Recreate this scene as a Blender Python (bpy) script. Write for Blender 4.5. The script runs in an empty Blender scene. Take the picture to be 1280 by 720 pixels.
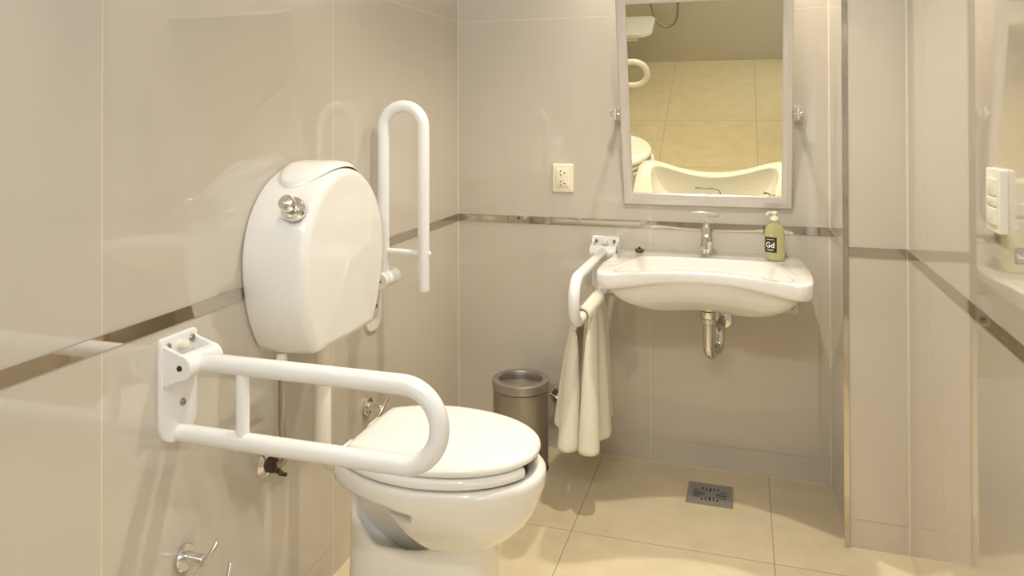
import bpy, bmesh, math, random
from mathutils import Vector, Matrix
random.seed(4)
PI = math.pi
sc = bpy.context.scene
col = sc.collection

# ------------------------------------------------------------------ room measures (metres)
XL, YB, XJ, YP, XR = -1.115, 2.927, 0.2855, 2.519, 0.4587
YR, ZC = -0.41, 2.52
ZB, ZT = 0.8747, 0.9029            # steel band in the tiling

# ------------------------------------------------------------------ materials
def new_mat(name):
    m = bpy.data.materials.new(name); m.use_nodes = True
    nt = m.node_tree
    return m, nt, nt.nodes['Principled BSDF']

def mat(name, color, rough=0.4, metal=0.0, coat=0.0, spec=0.5, noise=0.0, nscale=30.0, bump=0.0, bscale=200.0, ior=1.5, trans=0.0, sss=0.0, sheen=0.0):
    m, nt, b = new_mat(name)
    b.inputs['Base Color'].default_value = (*color, 1)
    b.inputs['Roughness'].default_value = rough
    b.inputs['Metallic'].default_value = metal
    b.inputs['Coat Weight'].default_value = coat
    b.inputs['Coat Roughness'].default_value = 0.04
    b.inputs['Specular IOR Level'].default_value = spec
    b.inputs['IOR'].default_value = ior
    b.inputs['Transmission Weight'].default_value = trans
    b.inputs['Sheen Weight'].default_value = sheen
    tc = nt.nodes.new('ShaderNodeTexCoord')
    if noise > 0:
        n = nt.nodes.new('ShaderNodeTexNoise'); n.inputs['Scale'].default_value = nscale; n.inputs['Detail'].default_value = 4
        nt.links.new(tc.outputs['Object'], n.inputs['Vector'])
        mx = nt.nodes.new('ShaderNodeMix'); mx.data_type = 'RGBA'
        mx.inputs['A'].default_value = (*[c * (1 - noise) for c in color], 1)
        mx.inputs['B'].default_value = (*[min(1, c * (1 + noise)) for c in color], 1)
        nt.links.new(n.outputs['Fac'], mx.inputs['Factor'])
        nt.links.new(mx.outputs['Result'], b.inputs['Base Color'])
    if bump > 0:
        n2 = nt.nodes.new('ShaderNodeTexNoise'); n2.inputs['Scale'].default_value = bscale; n2.inputs['Detail'].default_value = 3
        nt.links.new(tc.outputs['Object'], n2.inputs['Vector'])
        bp = nt.nodes.new('ShaderNodeBump'); bp.inputs['Strength'].default_value = bump; bp.inputs['Distance'].default_value = 0.004
        nt.links.new(n2.outputs['Fac'], bp.inputs['Height'])
        nt.links.new(bp.outputs['Normal'], b.inputs['Normal'])
    return m

def tile_mat(name, color, grout, lines, rough, noise, nscale, gw=0.0012, bump=0.0, coat=0.0, ior=1.5):
    """lines: list of (axis, value, [other_axis, lo, hi]) joints in world metres"""
    m, nt, b = new_mat(name)
    tc = nt.nodes.new('ShaderNodeTexCoord')
    sp = nt.nodes.new('ShaderNodeSeparateXYZ'); nt.links.new(tc.outputs['Object'], sp.inputs[0])
    def math_n(op, a, bb=None):
        n = nt.nodes.new('ShaderNodeMath'); n.operation = op
        for i, v in enumerate((a, bb)):
            if v is None: continue
            if isinstance(v, (int, float)): n.inputs[i].default_value = v
            else: nt.links.new(v, n.inputs[i])
        return n.outputs[0]
    acc = None
    for ln in lines:
        ax, val = ln[0], ln[1]
        d = math_n('ABSOLUTE', math_n('SUBTRACT', sp.outputs[ax], val))
        f = math_n('LESS_THAN', d, gw)
        if len(ln) > 2:
            o, lo, hi = ln[2]
            f = math_n('MULTIPLY', f, math_n('GREATER_THAN', sp.outputs[o], lo))
            f = math_n('MULTIPLY', f, math_n('LESS_THAN', sp.outputs[o], hi))
        acc = f if acc is None else math_n('MAXIMUM', acc, f)
    n = nt.nodes.new('ShaderNodeTexNoise'); n.inputs['Scale'].default_value = nscale; n.inputs['Detail'].default_value = 5; n.inputs['Roughness'].default_value = 0.6
    nt.links.new(tc.outputs['Object'], n.inputs['Vector'])
    mx = nt.nodes.new('ShaderNodeMix'); mx.data_type = 'RGBA'
    mx.inputs['A'].default_value = (*[c * (1 - noise) for c in color], 1)
    mx.inputs['B'].default_value = (*[min(1, c * (1 + noise)) for c in color], 1)
    nt.links.new(n.outputs['Fac'], mx.inputs['Factor'])
    out = mx.outputs['Result']
    if acc is not None:
        m2 = nt.nodes.new('ShaderNodeMix'); m2.data_type = 'RGBA'
        nt.links.new(acc, m2.inputs['Factor']); nt.links.new(out, m2.inputs['A'])
        m2.inputs['B'].default_value = (*grout, 1)
        out = m2.outputs['Result']
    nt.links.new(out, b.inputs['Base Color'])
    b.inputs['Roughness'].default_value = rough
    b.inputs['IOR'].default_value = ior; b.inputs['Coat Weight'].default_value = coat; b.inputs['Coat Roughness'].default_value = 0.015; b.inputs['Coat IOR'].default_value = 1.75
    if bump > 0:
        bp = nt.nodes.new('ShaderNodeBump'); bp.inputs['Strength'].default_value = bump; bp.inputs['Distance'].default_value = 0.002
        nt.links.new(n.outputs['Fac'], bp.inputs['Height']); nt.links.new(bp.outputs['Normal'], b.inputs['Normal'])
    return m

WALLC = (0.57, 0.522, 0.448)
GROUT_L = (0.74, 0.68, 0.56)
GROUT_D = (0.46, 0.41, 0.33)
M = {}
M['wall_left'] = tile_mat('tile_left', WALLC, GROUT_L, [(1, 1.110), (1, 1.930, (2, 0, 3)), (1, 2.745), (2, 1.683)], 0.05, 0.02, 3.0, coat=.45)
M['wall_back'] = tile_mat('tile_back', WALLC, GROUT_L, [(0, -0.342), (2, 1.683)], 0.06, 0.02, 3.0, gw=0.0009, coat=.8)
M['wall_right'] = tile_mat('tile_right', WALLC, GROUT_L, [(2, 1.683), (1, 1.30)], 0.04, 0.02, 3.0, gw=0.0009, coat=1.0, ior=1.7)
M['wall_plain'] = tile_mat('tile_plain', WALLC, GROUT_L, [(2, 1.683)], 0.06, 0.02, 3.0, gw=0.0009, coat=.8)
fl = [(0, -0.523), (0, 0.077), (0, -1.123)] + [(1, 2.3615 - 0.601 * k) for k in range(4)]
M['floor'] = tile_mat('tile_floor', (0.72, 0.625, 0.44), (0.33, 0.27, 0.17), fl, 0.36, 0.17, 9.0, gw=0.0013, bump=0.05)
M['ceiling'] = mat('ceiling_paint', (0.82, 0.80, 0.75), 0.7, noise=0.01)
M['joint'] = mat('tile_joint', (0.44, 0.39, 0.31), 0.6, noise=0.05)
M['caulk'] = mat('corner_caulk', (0.74, 0.68, 0.55), 0.5, noise=0.03)
M['steel'] = mat('polished_steel', (0.64, 0.59, 0.52), 0.04, 1.0, noise=0.02)
M['chrome'] = mat('chrome', (0.80, 0.79, 0.78), 0.07, 1.0, noise=0.01)
M['bin'] = mat('brushed_bin', (0.37, 0.335, 0.30), 0.32, 0.85, noise=0.03, nscale=4)
M['binlid'] = mat('brushed_lid', (0.42, 0.385, 0.345), 0.36, 0.8, noise=0.03, nscale=4)
M['black'] = mat('black_rubber', (0.015, 0.014, 0.013), 0.45, noise=0.1)
M['brown'] = mat('brown_rubber', (0.11, 0.055, 0.03), 0.4, noise=0.1)
M['bronze'] = mat('dark_valve_metal', (0.09, 0.075, 0.05), 0.35, 0.7, noise=0.15)
M['china'] = mat('white_china', (0.84, 0.83, 0.80), 0.08, coat=0.5, noise=0.008, nscale=3)
M['seat'] = mat('seat_plastic', (0.87, 0.87, 0.86), 0.14, coat=0.2, noise=0.006, nscale=4)
M['bar'] = mat('white_enamel', (0.83, 0.83, 0.825), 0.22, coat=0.2, noise=0.008, nscale=6)
M['pvc'] = mat('white_pvc', (0.80, 0.75, 0.64), 0.28, noise=0.02)
M['socket'] = mat('ivory_plastic', (0.78, 0.72, 0.55), 0.3, noise=0.015)
M['switch'] = mat('switch_plastic', (0.80, 0.77, 0.66), 0.25, noise=0.01)
M['slot'] = mat('dark_slot', (0.05, 0.035, 0.02), 0.6, noise=0.1)
M['frame'] = mat('mirror_frame_paint', (0.66, 0.61, 0.56), 0.22, 0.15, noise=0.02)
M['towel'] = mat('terry_cloth', (0.90, 0.86, 0.74), 0.95, noise=0.05, nscale=180, bump=0.8, bscale=420, sheen=0.2, spec=0.1)
M['grate'] = mat('cast_grate', (0.30, 0.285, 0.275), 0.5, 0.2, noise=0.08)
M['well_shade'] = mat('drain_shade', (0.02, 0.016, 0.012), 0.8, noise=0.2)
M['label'] = mat('label_paper', (0.035, 0.022, 0.015), 0.35, noise=0.06)
M['ink'] = mat('label_ink', (0.86, 0.83, 0.76), 0.45, noise=0.01)
M['pump'] = mat('pump_plastic', (0.88, 0.85, 0.70), 0.25, noise=0.01)
M['soap'] = mat('yellow_soap', (1.0, 0.97, 0.52), 0.04, trans=0.62, ior=1.36, noise=0.01)
M['mirror'] = mat('mirror_glass', (0.80, 0.765, 0.58), 0.004, 1.0, noise=0.003)
M['hose'] = mat('steel_hose', (0.42, 0.37, 0.32), 0.3, 0.9, noise=0.15, nscale=400)
M['doorpaint'] = mat('door_frame_paint', (0.75, 0.72, 0.66), 0.4, noise=0.01)

# ------------------------------------------------------------------ mesh helpers
def link(o, parent=None):
    col.objects.link(o)
    if parent is not None:
        o.parent = parent
    return o

def obj(name, bm, material, parent=None, smooth=True, angle=40, bevel=0.0, bseg=2, subsurf=0):
    """bm is in world metres; stored relative to the parent"""
    me = bpy.data.meshes.new(name)
    bmesh.ops.recalc_face_normals(bm, faces=bm.faces[:])
    if smooth:
        lim = math.radians(angle)
        for f in bm.faces: f.smooth = True
        for e in bm.edges:
            if len(e.link_faces) == 2 and e.calc_face_angle(0) > lim: e.smooth = False
    bm.to_mesh(me); bm.free()
    me.materials.append(material)
    o = bpy.data.objects.new(name, me)
    link(o, parent)
    if parent is not None:
        loc = parent.location.copy()
        pp = parent.parent
        while pp is not None:
            loc += pp.location; pp = pp.parent
        me.transform(Matrix.Translation(-loc))
    if bevel:
        bv = o.modifiers.new('bevel', 'BEVEL'); bv.width = bevel; bv.segments = bseg; bv.limit_method = 'ANGLE'; bv.angle_limit = math.radians(35)
    if subsurf:
        s = o.modifiers.new('sub', 'SUBSURF'); s.levels = subsurf; s.render_levels = subsurf
    return o

def thing(name, loc, label, cat, group=None):
    o = bpy.data.objects.new(name, None); o.empty_display_size = 0.05
    o.location = loc; link(o)
    o['label'] = label; o['category'] = cat
    if group: o['group'] = group
    return o

def tag(o, label, cat, group=None):
    o['label'] = label; o['category'] = cat
    if group: o['group'] = group
    return o

def struct(name, bm, m, parent=None, **k):
    o = obj(name, bm, m, parent, **k)
    if parent is None: o['kind'] = 'structure'
    return o

def B(): return bmesh.new()

def box(bm, x0, x1, y0, y1, z0, z1, mtx=None):
    v = [bm.verts.new((x, y, z)) for x in (x0, x1) for y in (y0, y1) for z in (z0, z1)]
    for f in ((0, 1, 3, 2), (4, 6, 7, 5), (0, 4, 5, 1), (2, 3, 7, 6), (0, 2, 6, 4), (1, 5, 7, 3)):
        bm.faces.new([v[i] for i in f])
    if mtx is not None:
        for q in v: q.co = mtx @ q.co
    return bm

def loft(bm, rings, closed=True, cap0=True, cap1=True):
    """rings: lists of Vectors, same length"""
    vs = [[bm.verts.new(p) for p in r] for r in rings]
    n = len(vs[0])
    for a, b in zip(vs[:-1], vs[1:]):
        for i in range(n if closed else n - 1):
            j = (i + 1) % n
            try: bm.faces.new((a[i], a[j], b[j], b[i]))
            except ValueError: pass
    if closed and cap0: bm.faces.new(vs[0][::-1])
    if closed and cap1: bm.faces.new(vs[-1])
    return vs

def frame_of(d):
    d = Vector(d).normalized()
    up = Vector((0, 0, 1)) if abs(d.z) < 0.95 else Vector((1, 0, 0))
    a = d.cross(up).normalized(); b = a.cross(d).normalized()
    return a, b

def fillet(pts, r, seg=8):
    """round the inner corners of a polyline; r may be a list"""
    pts = [Vector(p) for p in pts]
    out = [pts[0]]
    for i in range(1, len(pts) - 1):
        rr = r[i - 1] if isinstance(r, (list, tuple)) else r
        p = pts[i]; d0 = (pts[i - 1] - p); d1 = (pts[i + 1] - p)
        l0, l1 = d0.length, d1.length
        d0.normalize(); d1.normalize()
        ang = d0.angle(d1)
        if rr <= 0 or ang > PI - 0.01: out.append(p); continue
        t = min(rr / math.tan(ang / 2), l0 * 0.499, l1 * 0.499)
        rr = t * math.tan(ang / 2)
        bis = (d0 + d1).normalized(); c = p + bis * (rr / math.sin(ang / 2))
        a = p + d0 * t - c; b = p + d1 * t - c
        tot = a.angle(b)
        for k in range(seg + 1):
            f = k / seg
            w = (math.sin((1 - f) * tot) * a + math.sin(f * tot) * b) / math.sin(tot)
            out.append(c + w)
    out.append(pts[-1])
    return out

def tube(bm, pts, r, seg=20, caps=True, round_end=0):
    pts = [Vector(p) for p in pts]
    n = len(pts)
    rad = r if isinstance(r, (list, tuple)) else [r] * n
    tang = []
    for i in range(n):
        a = pts[max(i - 1, 0)]; b = pts[min(i + 1, n - 1)]
        t0 = (pts[i] - a).normalized() if i > 0 else None
        t1 = (b - pts[i]).normalized() if i < n - 1 else None
        t = t1 if t0 is None else t0 if t1 is None else (t0 + t1).normalized()
        tang.append(t)
    a, b = frame_of(tang[0])
    rings = []
    for i in range(n):
        if i > 0:
            a = (a - tang[i] * a.dot(tang[i])).normalized(); b = a.cross(tang[i]).normalized()
            if b.length == 0: a, b = frame_of(tang[i])
        rings.append([pts[i] + (a * math.cos(2 * PI * k / seg) + b * math.sin(2 * PI * k / seg)) * rad[i] for k in range(seg)])
    if round_end:
        def cap(p, t, ring, r0):
            out = []
            for f in (0.35, 0.65, 0.88):
                rr = round_end
                out.append([p + t * rr * math.sin(f * PI / 2) + (q - p) * ((r0 - rr + rr * math.cos(f * PI / 2)) / r0) for q in ring])
            return out
        pre = cap(pts[0], -tang[0], rings[0], rad[0])[::-1]
        post = cap(pts[-1], tang[-1], rings[-1], rad[-1])
        rings = pre + rings + post
    loft(bm, rings, True, caps, caps)
    return bm

def lathe(bm, prof, origin=(0, 0, 0), axis=(0, 0, 1), seg=40):
    """prof: (radius, height along axis)"""
    o = Vector(origin); ax = Vector(axis).normalized(); a, b = frame_of(ax)
    rings = [[o + ax * h + (a * math.cos(2 * PI * k / seg) + b * math.sin(2 * PI * k / seg)) * max(r, 1e-5) for k in range(seg)] for r, h in prof]
    loft(bm, rings, True, True, True)
    return bm

def chaikin(pts, n=2, closed=True):
    for _ in range(n):
        out = []
        m = len(pts)
        for i in range(m if closed else m - 1):
            p, q = pts[i], pts[(i + 1) % m]
            out.append(tuple(0.75 * a + 0.25 * b for a, b in zip(p, q)))
            out.append(tuple(0.25 * a + 0.75 * b for a, b in zip(p, q)))
        if not closed: out = [pts[0]] + out + [pts[-1]]
        pts = out
    return pts

def polar(poly, c, n, a0=0.0):
    """sample a star-shaped polygon at n equal angles about c"""
    out = []
    m = len(poly)
    for k in range(n):
        th = a0 + 2 * PI * k / n
        dx, dy = math.cos(th), math.sin(th)
        best = None
        for i in range(m):
            x1, y1 = poly[i][0] - c[0], poly[i][1] - c[1]
            x2, y2 = poly[(i + 1) % m][0] - c[0], poly[(i + 1) % m][1] - c[1]
            ex, ey = x2 - x1, y2 - y1
            den = dx * ey - dy * ex
            if abs(den) < 1e-12: continue
            t = (x1 * ey - y1 * ex) / den
            u = (x1 * dy - y1 * dx) / den
            if t > 0 and -1e-6 <= u <= 1 + 1e-6 and (best is None or t > best): best = t
        out.append((c[0] + dx * best, c[1] + dy * best))
    return out

def rrect(x0, x1, y0, y1, r, seg=6):
    """rounded rectangle; r: one radius or four (x1y1, x0y1, x0y0, x1y0)"""
    rs = [r] * 4 if isinstance(r, (int, float)) else r
    pts = []
    for (cx, cy, a0, rr) in ((x1 - rs[0], y1 - rs[0], 0, rs[0]), (x0 + rs[1], y1 - rs[1], PI / 2, rs[1]), (x0 + rs[2], y0 + rs[2], PI, rs[2]), (x1 - rs[3], y0 + rs[3], 1.5 * PI, rs[3])):
        for k in range(seg + 1):
            a = a0 + PI / 2 * k / seg
            pts.append((cx + rr * math.cos(a), cy + rr * math.sin(a)))
    return pts

def prism(bm, outline, fn, t0, t1, bev=0.0, bseg=3):
    """outline of 2-D points; fn(u, v, t) -> Vector; edge at t1 rounded by bev"""
    cx = sum(p[0] for p in outline) / len(outline); cy = sum(p[1] for p in outline) / len(outline)
    def ring(t, inset):
        out = []
        for (u, v) in outline:
            d = math.hypot(u - cx, v - cy)
            s = (d - inset) / d if d > 1e-9 else 1
            out.append(fn(cx + (u - cx) * s, cy + (v - cy) * s, t))
        return out
    rings = [ring(t0, 0)]
    if bev:
        sg = 1 if t1 > t0 else -1
        for k in range(bseg + 1):
            a = PI / 2 * k / bseg
            rings.append(ring(t1 - sg * bev * (1 - math.sin(a)), bev * (1 - math.cos(a))))
    else:
        rings.append(ring(t1, 0))
    loft(bm, rings)
    return bm

def sstep(a, b, x):
    t = max(0.0, min(1.0, (x - a) / (b - a))); return t * t * (3 - 2 * t)

# ================================================================== THE ROOM
struct('floor', box(B(), XL - .1, XR + .1, YR - .1, YB + .1, -.08, 0), M['floor'], smooth=False)
struct('ceiling', box(B(), XL - .1, XR + .1, YR - .1, YB + .1, ZC, ZC + .08), M['ceiling'], smooth=False)
struct('wall_left', box(B(), XL - .1, XL, YR - .1, YB + .1, 0, ZC), M['wall_left'], smooth=False)
struct('wall_back', box(B(), XL, XJ, YB, YB + .1, 0, ZC), M['wall_back'], smooth=False)
# boxed-in column on the right: its side faces the basin niche, its front faces the room
struct('wall_column', box(B(), XJ, XR + .1, YP, YB + .1, 0, ZC), M['wall_plain'], smooth=False)
bm = B()
DY0, DY1, DZ = -0.35, 0.42, 2.05
box(bm, XR, XR + .1, DY1, YP, 0, ZC); box(bm, XR, XR + .1, YR - .1, DY0, 0, ZC); box(bm, XR, XR + .1, DY0, DY1, DZ, ZC)
struct('wall_right', bm, M['wall_right'], smooth=False)
# rear wall behind the camera with a high unseen window, added for fill light
WX0, WX1, WZ0, WZ1 = -1.02, .36, 2.31, 2.49
bm = B()
box(bm, XL, XR, YR - .1, YR, 0, WZ0); box(bm, XL, XR, YR - .1, YR, WZ1, ZC); box(bm, XL, WX0, YR - .1, YR, WZ0, WZ1); box(bm, WX1, XR, YR - .1, YR, WZ0, WZ1)
struct('wall_rear', bm, M['wall_plain'], smooth=False)
bm = B(); q = .03
box(bm, WX0, WX1, YR - .08, YR - .02, WZ0, WZ0 + q); box(bm, WX0, WX1, YR - .08, YR - .02, WZ1 - q, WZ1); box(bm, WX0, WX0 + q, YR - .08, YR - .02, WZ0 + q, WZ1 - q); box(bm, WX1 - q, WX1, YR - .08, YR - .02, WZ0 + q, WZ1 - q)
struct('added_window_1', bm, M['doorpaint'], smooth=False)  # frame of the window added to carry the fill light
# open doorway beside the camera with its painted lining
bm = B()
box(bm, XR - .012, XR + .112, DY0 - .05, DY0 + .015, 0, DZ + .05); box(bm, XR - .012, XR + .112, DY1 - .015, DY1 + .05, 0, DZ + .05)
box(bm, XR - .012, XR + .112, DY0 + .015, DY1 - .015, DZ - .015, DZ + .05)
struct('door_1', bm, M['doorpaint'], smooth=False)

# steel bands set in the tiling
t = 0.0025
struct('trim_1', box(B(), XL, XL + t, YR, YB, ZB, ZT), M['steel'], smooth=False)
struct('trim_2', box(B(), XL + t, XJ - t, YB - t, YB, ZB, ZT), M['steel'], smooth=False)
struct('trim_3', box(B(), XJ - t, XJ, YP + .001, YB - t, ZB, ZT), M['steel'], smooth=False)
struct('trim_4', box(B(), XJ + .012, XR - t, YP - t, YP, ZB, ZT), M['steel'], smooth=False)
struct('trim_5', box(B(), XR - t, XR, DY1 + .05, YP - t, ZB, ZT), M['steel'], smooth=False)
# steel corner guard on the outer corner of the column
bm = B(); box(bm, XJ - .004, XJ + .011, YP - .004, YP + .002, 0.001, ZC); box(bm, XJ - .004, XJ + .002, YP + .002, YP + .010, 0.001, ZC)
struct('trim_6', bm, M['steel'], smooth=False)
# caulk lines in the inner corners
for i, (x, y) in enumerate(((XL + .0012, YB - .0012), (XJ - .0012, YB - .0012), (XR - .0015, YP - .0015))):
    struct('trim_%d' % (7 + i), box(B(), x - .0016, x + .0016, y - .0016, y + .0016, 0, ZC), M['caulk'], smooth=False)
# hairline joints of the skirting tiles
e = 0.0006
struct('baseboard_left', box(B(), XL, XL + e, YR, 1.935, .0885, .0905), M['joint'], smooth=False)
struct('baseboard_back', box(B(), XL + .004, XJ - .004, YB - e, YB, .0865, .088), M['joint'], smooth=False)
struct('baseboard_column', box(B(), XJ + .012, XR - .003, YP - e, YP, .0865, .088), M['joint'], smooth=False)
# grout line along the foot of the walls
bm = B(); w = .004
box(bm, XL, XL + w, YR, YB, 0, .0015); box(bm, XL + w, XJ - w, YB - w, YB, 0, .0015); box(bm, XJ - w, XJ, YP - w, YB, 0, .0015); box(bm, XJ, XR, YP - w, YP, 0, .0015)
struct('trim_10', bm, M['caulk'], smooth=False)

# ================================================================== FOLDING GRAB BARS
def grab_bar(origin, out, side, label, length, gap, folded, plate_z, lower_gap, show_brace=.16):
    """origin: pivot foot on the wall; out: unit vector away from the wall; side: unit vector along the wall.
    plate_z: (bottom, top) of the wall plate relative to the pivot height"""
    o = Vector(origin); out = Vector(out); side = Vector(side); up = Vector((0, 0, 1))
    root = thing('grab_bar', o + up * plate_z[0], label, 'grab bar', 'folding white grab bars')
    P = lambda s, w, h: o + side * s + out * w + up * h          # along wall, away from wall, height from pivot
    # wall plate: square top corners, round foot
    outl = rrect(-.053, .053, plate_z[0], plate_z[1], (.008, .008, .045, .045), 8)
    plate = obj('wall_plate', prism(B(), outl, lambda u, v, t: P(u, t, v), 0, .009, .003), M['bar'], root)
    for (s, h) in ((-.035, plate_z[1] - .018), (.035, plate_z[1] - .018), (.008, plate_z[0] + .075)):
        bm = B(); lathe(bm, [(.0075, 0), (.0075, .002), (.006, .004), (.0045, .004), (.0035, .0015), (.001, .0015)], P(s, .009, h), out, 16)
        obj('screw', bm, M['hose'], plate)
    bm = B(); lathe(bm, [(.010, 0), (.010, .012), (.0085, .018), (.004, .021)], P(-.0, .009, plate_z[1] - .022), out, 20)
    obj('rubber_stop', bm, M['pvc'], plate)
    # the two cheeks of the hinge
    for s0 in (-.050, .040):
        cheek = []
        pr = .050                                                  # pivot distance from the wall
        for k in range(13):
            a = -PI / 2 + PI * k / 12
            cheek.append((pr + .026 * math.cos(a), .026 * math.sin(a)))
        cheek = [(.006, -.045)] + cheek + [(.006, .040)]
        bm = B(); prism(bm, cheek, lambda u, v, t: P(t, u, v), s0, s0 + .010)
        ch = obj('hinge_cheek', bm, M['bar'], root, bevel=.002)
        sg = -1 if s0 < 0 else 1
        bm = B(); lathe(bm, [(.006, 0), (.0055, .002), (.001, .0022)], P(s0 if s0 < 0 else s0 + .010, pr, 0), side * sg, 14)
        obj('pivot_pin', bm, M['bronze'], ch)
    bm = B(); tube(bm, [P(-.0395, .050, 0), P(.0395, .050, 0)], .024, 28, round_end=.002)
    obj('hinge_barrel', bm, M['bar'], root)
    # U-shaped tube, drawn folded down, then swung up when folded
    R = .0185
    L = length
    low0 = .012 if not folded else .0
    pts = [(.050 + .012, 0), (L - R, 0), (L - R, -gap), (lower_gap, -gap)]
    def Q(w, h):
        if folded:                                                  # quarter turn about the pivot (w=.05, h=0)
            dw, dh = w - .050, h
            w, h = .050 - dh - .010, dw
        return P(0, w, h)
    path = fillet([Q(*q) for q in pts], gap / 2 - .001, 14)
    bm = B(); tube(bm, path, R, 26, round_end=.003)
    bar = obj('bar_tube', bm, M['bar'], root)
    bm = B(); tube(bm, [Q(show_brace, -.012), Q(show_brace, -gap + .012)], .010 if folded else .0132, 18)
    obj('brace', bm, M['bar'], bar)
    if folded:
        bm = B(); lathe(bm, [(.007, 0), (.007, .004), (.004, .007)], Q(show_brace, -gap - R + .001), out, 14)
    else:
        bm = B(); lathe(bm, [(.004, 0), (.004, .003), (.002, .004)], Q(show_brace - .015, -gap - R + .001), -up, 12)
    obj('stop_button', bm, M['bar'], bar)
    return root

grab_bar((XL, 1.302, .803), (1, 0, 0), (0, 1, 0), 'white fold-down grab bar lowered in front of the toilet, plate on left wall', .60, .150, False, (-.165, .053), .009)
grab_bar((XL, 2.168, .795), (1, 0, 0), (0, 1, 0), 'white grab bar folded upright against the left wall behind the cistern', .605, .135, True, (-.165, .053), .022, .135)
grab_bar((-.510, YB, .785), (0, -1, 0), (1, 0, 0), 'white grab bar lowered at the left side of the basin, holding the towel', .60, .140, False, (-.165, .053), .009)

# ================================================================== CISTERN
CY, CZ = 1.715, .960
cis = thing('cistern', (XL, CY, .742), 'white rounded ceramic cistern mounted on the left wall above the toilet', 'cistern')
def cis_outline(n, grow=0.0):
    a, bt, bb = .209 + grow, .216 + grow, .294 + grow
    zb = -.218 - grow
    pts = []
    th0 = math.asin(zb / bb)
    K = n
    for k in range(K + 1):
        th = th0 + (PI - 2 * th0) * k / K
        pts.append((a * math.cos(th), (bt if math.sin(th) >= 0 else bb) * math.sin(th)))
    xs = pts[-1][0]; xe = pts[0][0]
    # flat bottom with small rounded corners
    m = 10
    for k in range(1, m):
        pts.append((xs + (xe - xs) * k / m, zb - .006 * math.sin(PI * k / m)))
    return pts
ol = cis_outline(70)
def cring(x, inset, dz=0):
    out = []
    for (u, v) in ol:
        s = 1 - inset / math.hypot(u, v)
        out.append(Vector((x, CY + u * s, CZ + v * s + dz)))
    return out
XF = -.938
rings = [cring(XL + .001, .012), cring(XL + .004, .006), cring(XL + .010, .004), cring(XL + .06, 0), cring(XL + .11, .001)]
for k in range(9):
    a = PI / 2 * k / 8
    rings.append(cring(XF - .034 + .026 * math.sin(a), .004 + .026 * (1 - math.cos(a))))
for f in (.25, .5, .75, .95):
    rings.append([Vector((XF - .008 + .012 * (1 - (1 - f) ** 2), CY + u * (1 - f) * .86, CZ + v * (1 - f) * .86)) for (u, v) in ol])
bm = B(); loft(bm, rings); obj('tank_body', bm, M['china'], cis, angle=60)
# lid: a leaf-shaped cap lying over the curved top
bm = B()
NU, NV = 36, 20
grid = []
for i in range(NU + 1):
    row = []
    for j in range(NV + 1):
        u = -1 + 2 * i / NU; v = -1 + 2 * j / NV
        su = u * math.sqrt(1 - v * v / 2); sv = v * math.sqrt(1 - u * u / 2)
        rr = min(1, math.hypot(su, sv))
        ph = su * math.radians(43) + math.radians(4)
        x = XL + .082 + sv * .074
        h = .016 * (1 - rr ** 5) ** .5 - .002
        dy, dz = math.sin(ph), math.cos(ph)
        row.append(bm.verts.new((x, CY - (.209 + h) * -dy, CZ + (.216 + h) * dz)))
    grid.append(row)
for i in range(NU):
    for j in range(NV):
        bm.faces.new((grid[i][j], grid[i + 1][j], grid[i + 1][j + 1], grid[i][j + 1]))
obj('lid', bm, M['china'], cis, angle=80)
# flush button on the near side
bp = Vector((-.985, CY - .176, 1.082)); bd = Vector((0, -.86, .51)).normalized()
bm = B(); lathe(bm, [(.020, -.015), (.027, .002), (.028, .010), (.027, .022), (.024, .026), (.018, .027)], bp, bd, 32)
fb = obj('button_collar', bm, M['chrome'], cis)
bm = B(); lathe(bm, [(.0165, .024), (.0185, .030), (.019, .045), (.0175, .052), (.012, .0555), (.004, .057)], bp, bd, 32)
obj('flush_button', bm, M['chrome'], fb)
bm = B(); lathe(bm, [(.013, -.03), (.013, .006), (.010, .012)], (-1.060, 1.594, .722), (0, 0, 1), 20)
obj('inlet_nut', bm, M['pvc'], cis)

# ================================================================== FLUSH PIPE
TY = 1.782
fp = thing('flush_pipe', (-1.035, 1.745, .745), 'cream plastic flush pipe elbowing from the cistern down into the toilet', 'pipe')
PX, PY = -1.04, 1.748
bm = B(); tube(bm, fillet([(PX, PY, .7345), (PX, PY, .412), (-.9695, PY + .009, .410)], .052, 12), .0215, 26)
obj('bent_pipe', bm, M['pvc'], fp)
bm = B()
for x in (-.992, -.978): lathe(bm, [(.022, -.006), (.0255, -.004), (.0255, .004), (.022, .006)], (x, PY + .006, .4105), (1, .13, 0), 26)
obj('rubber_collar', bm, M['pvc'], fp)
bm = B(); lathe(bm, [(.024, 0), (.029, .004), (.029, .018), (.026, .0215)], (PX, PY, .712), (0, 0, 1), 28)
obj('coupling_nut', bm, M['pvc'], fp)

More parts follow.
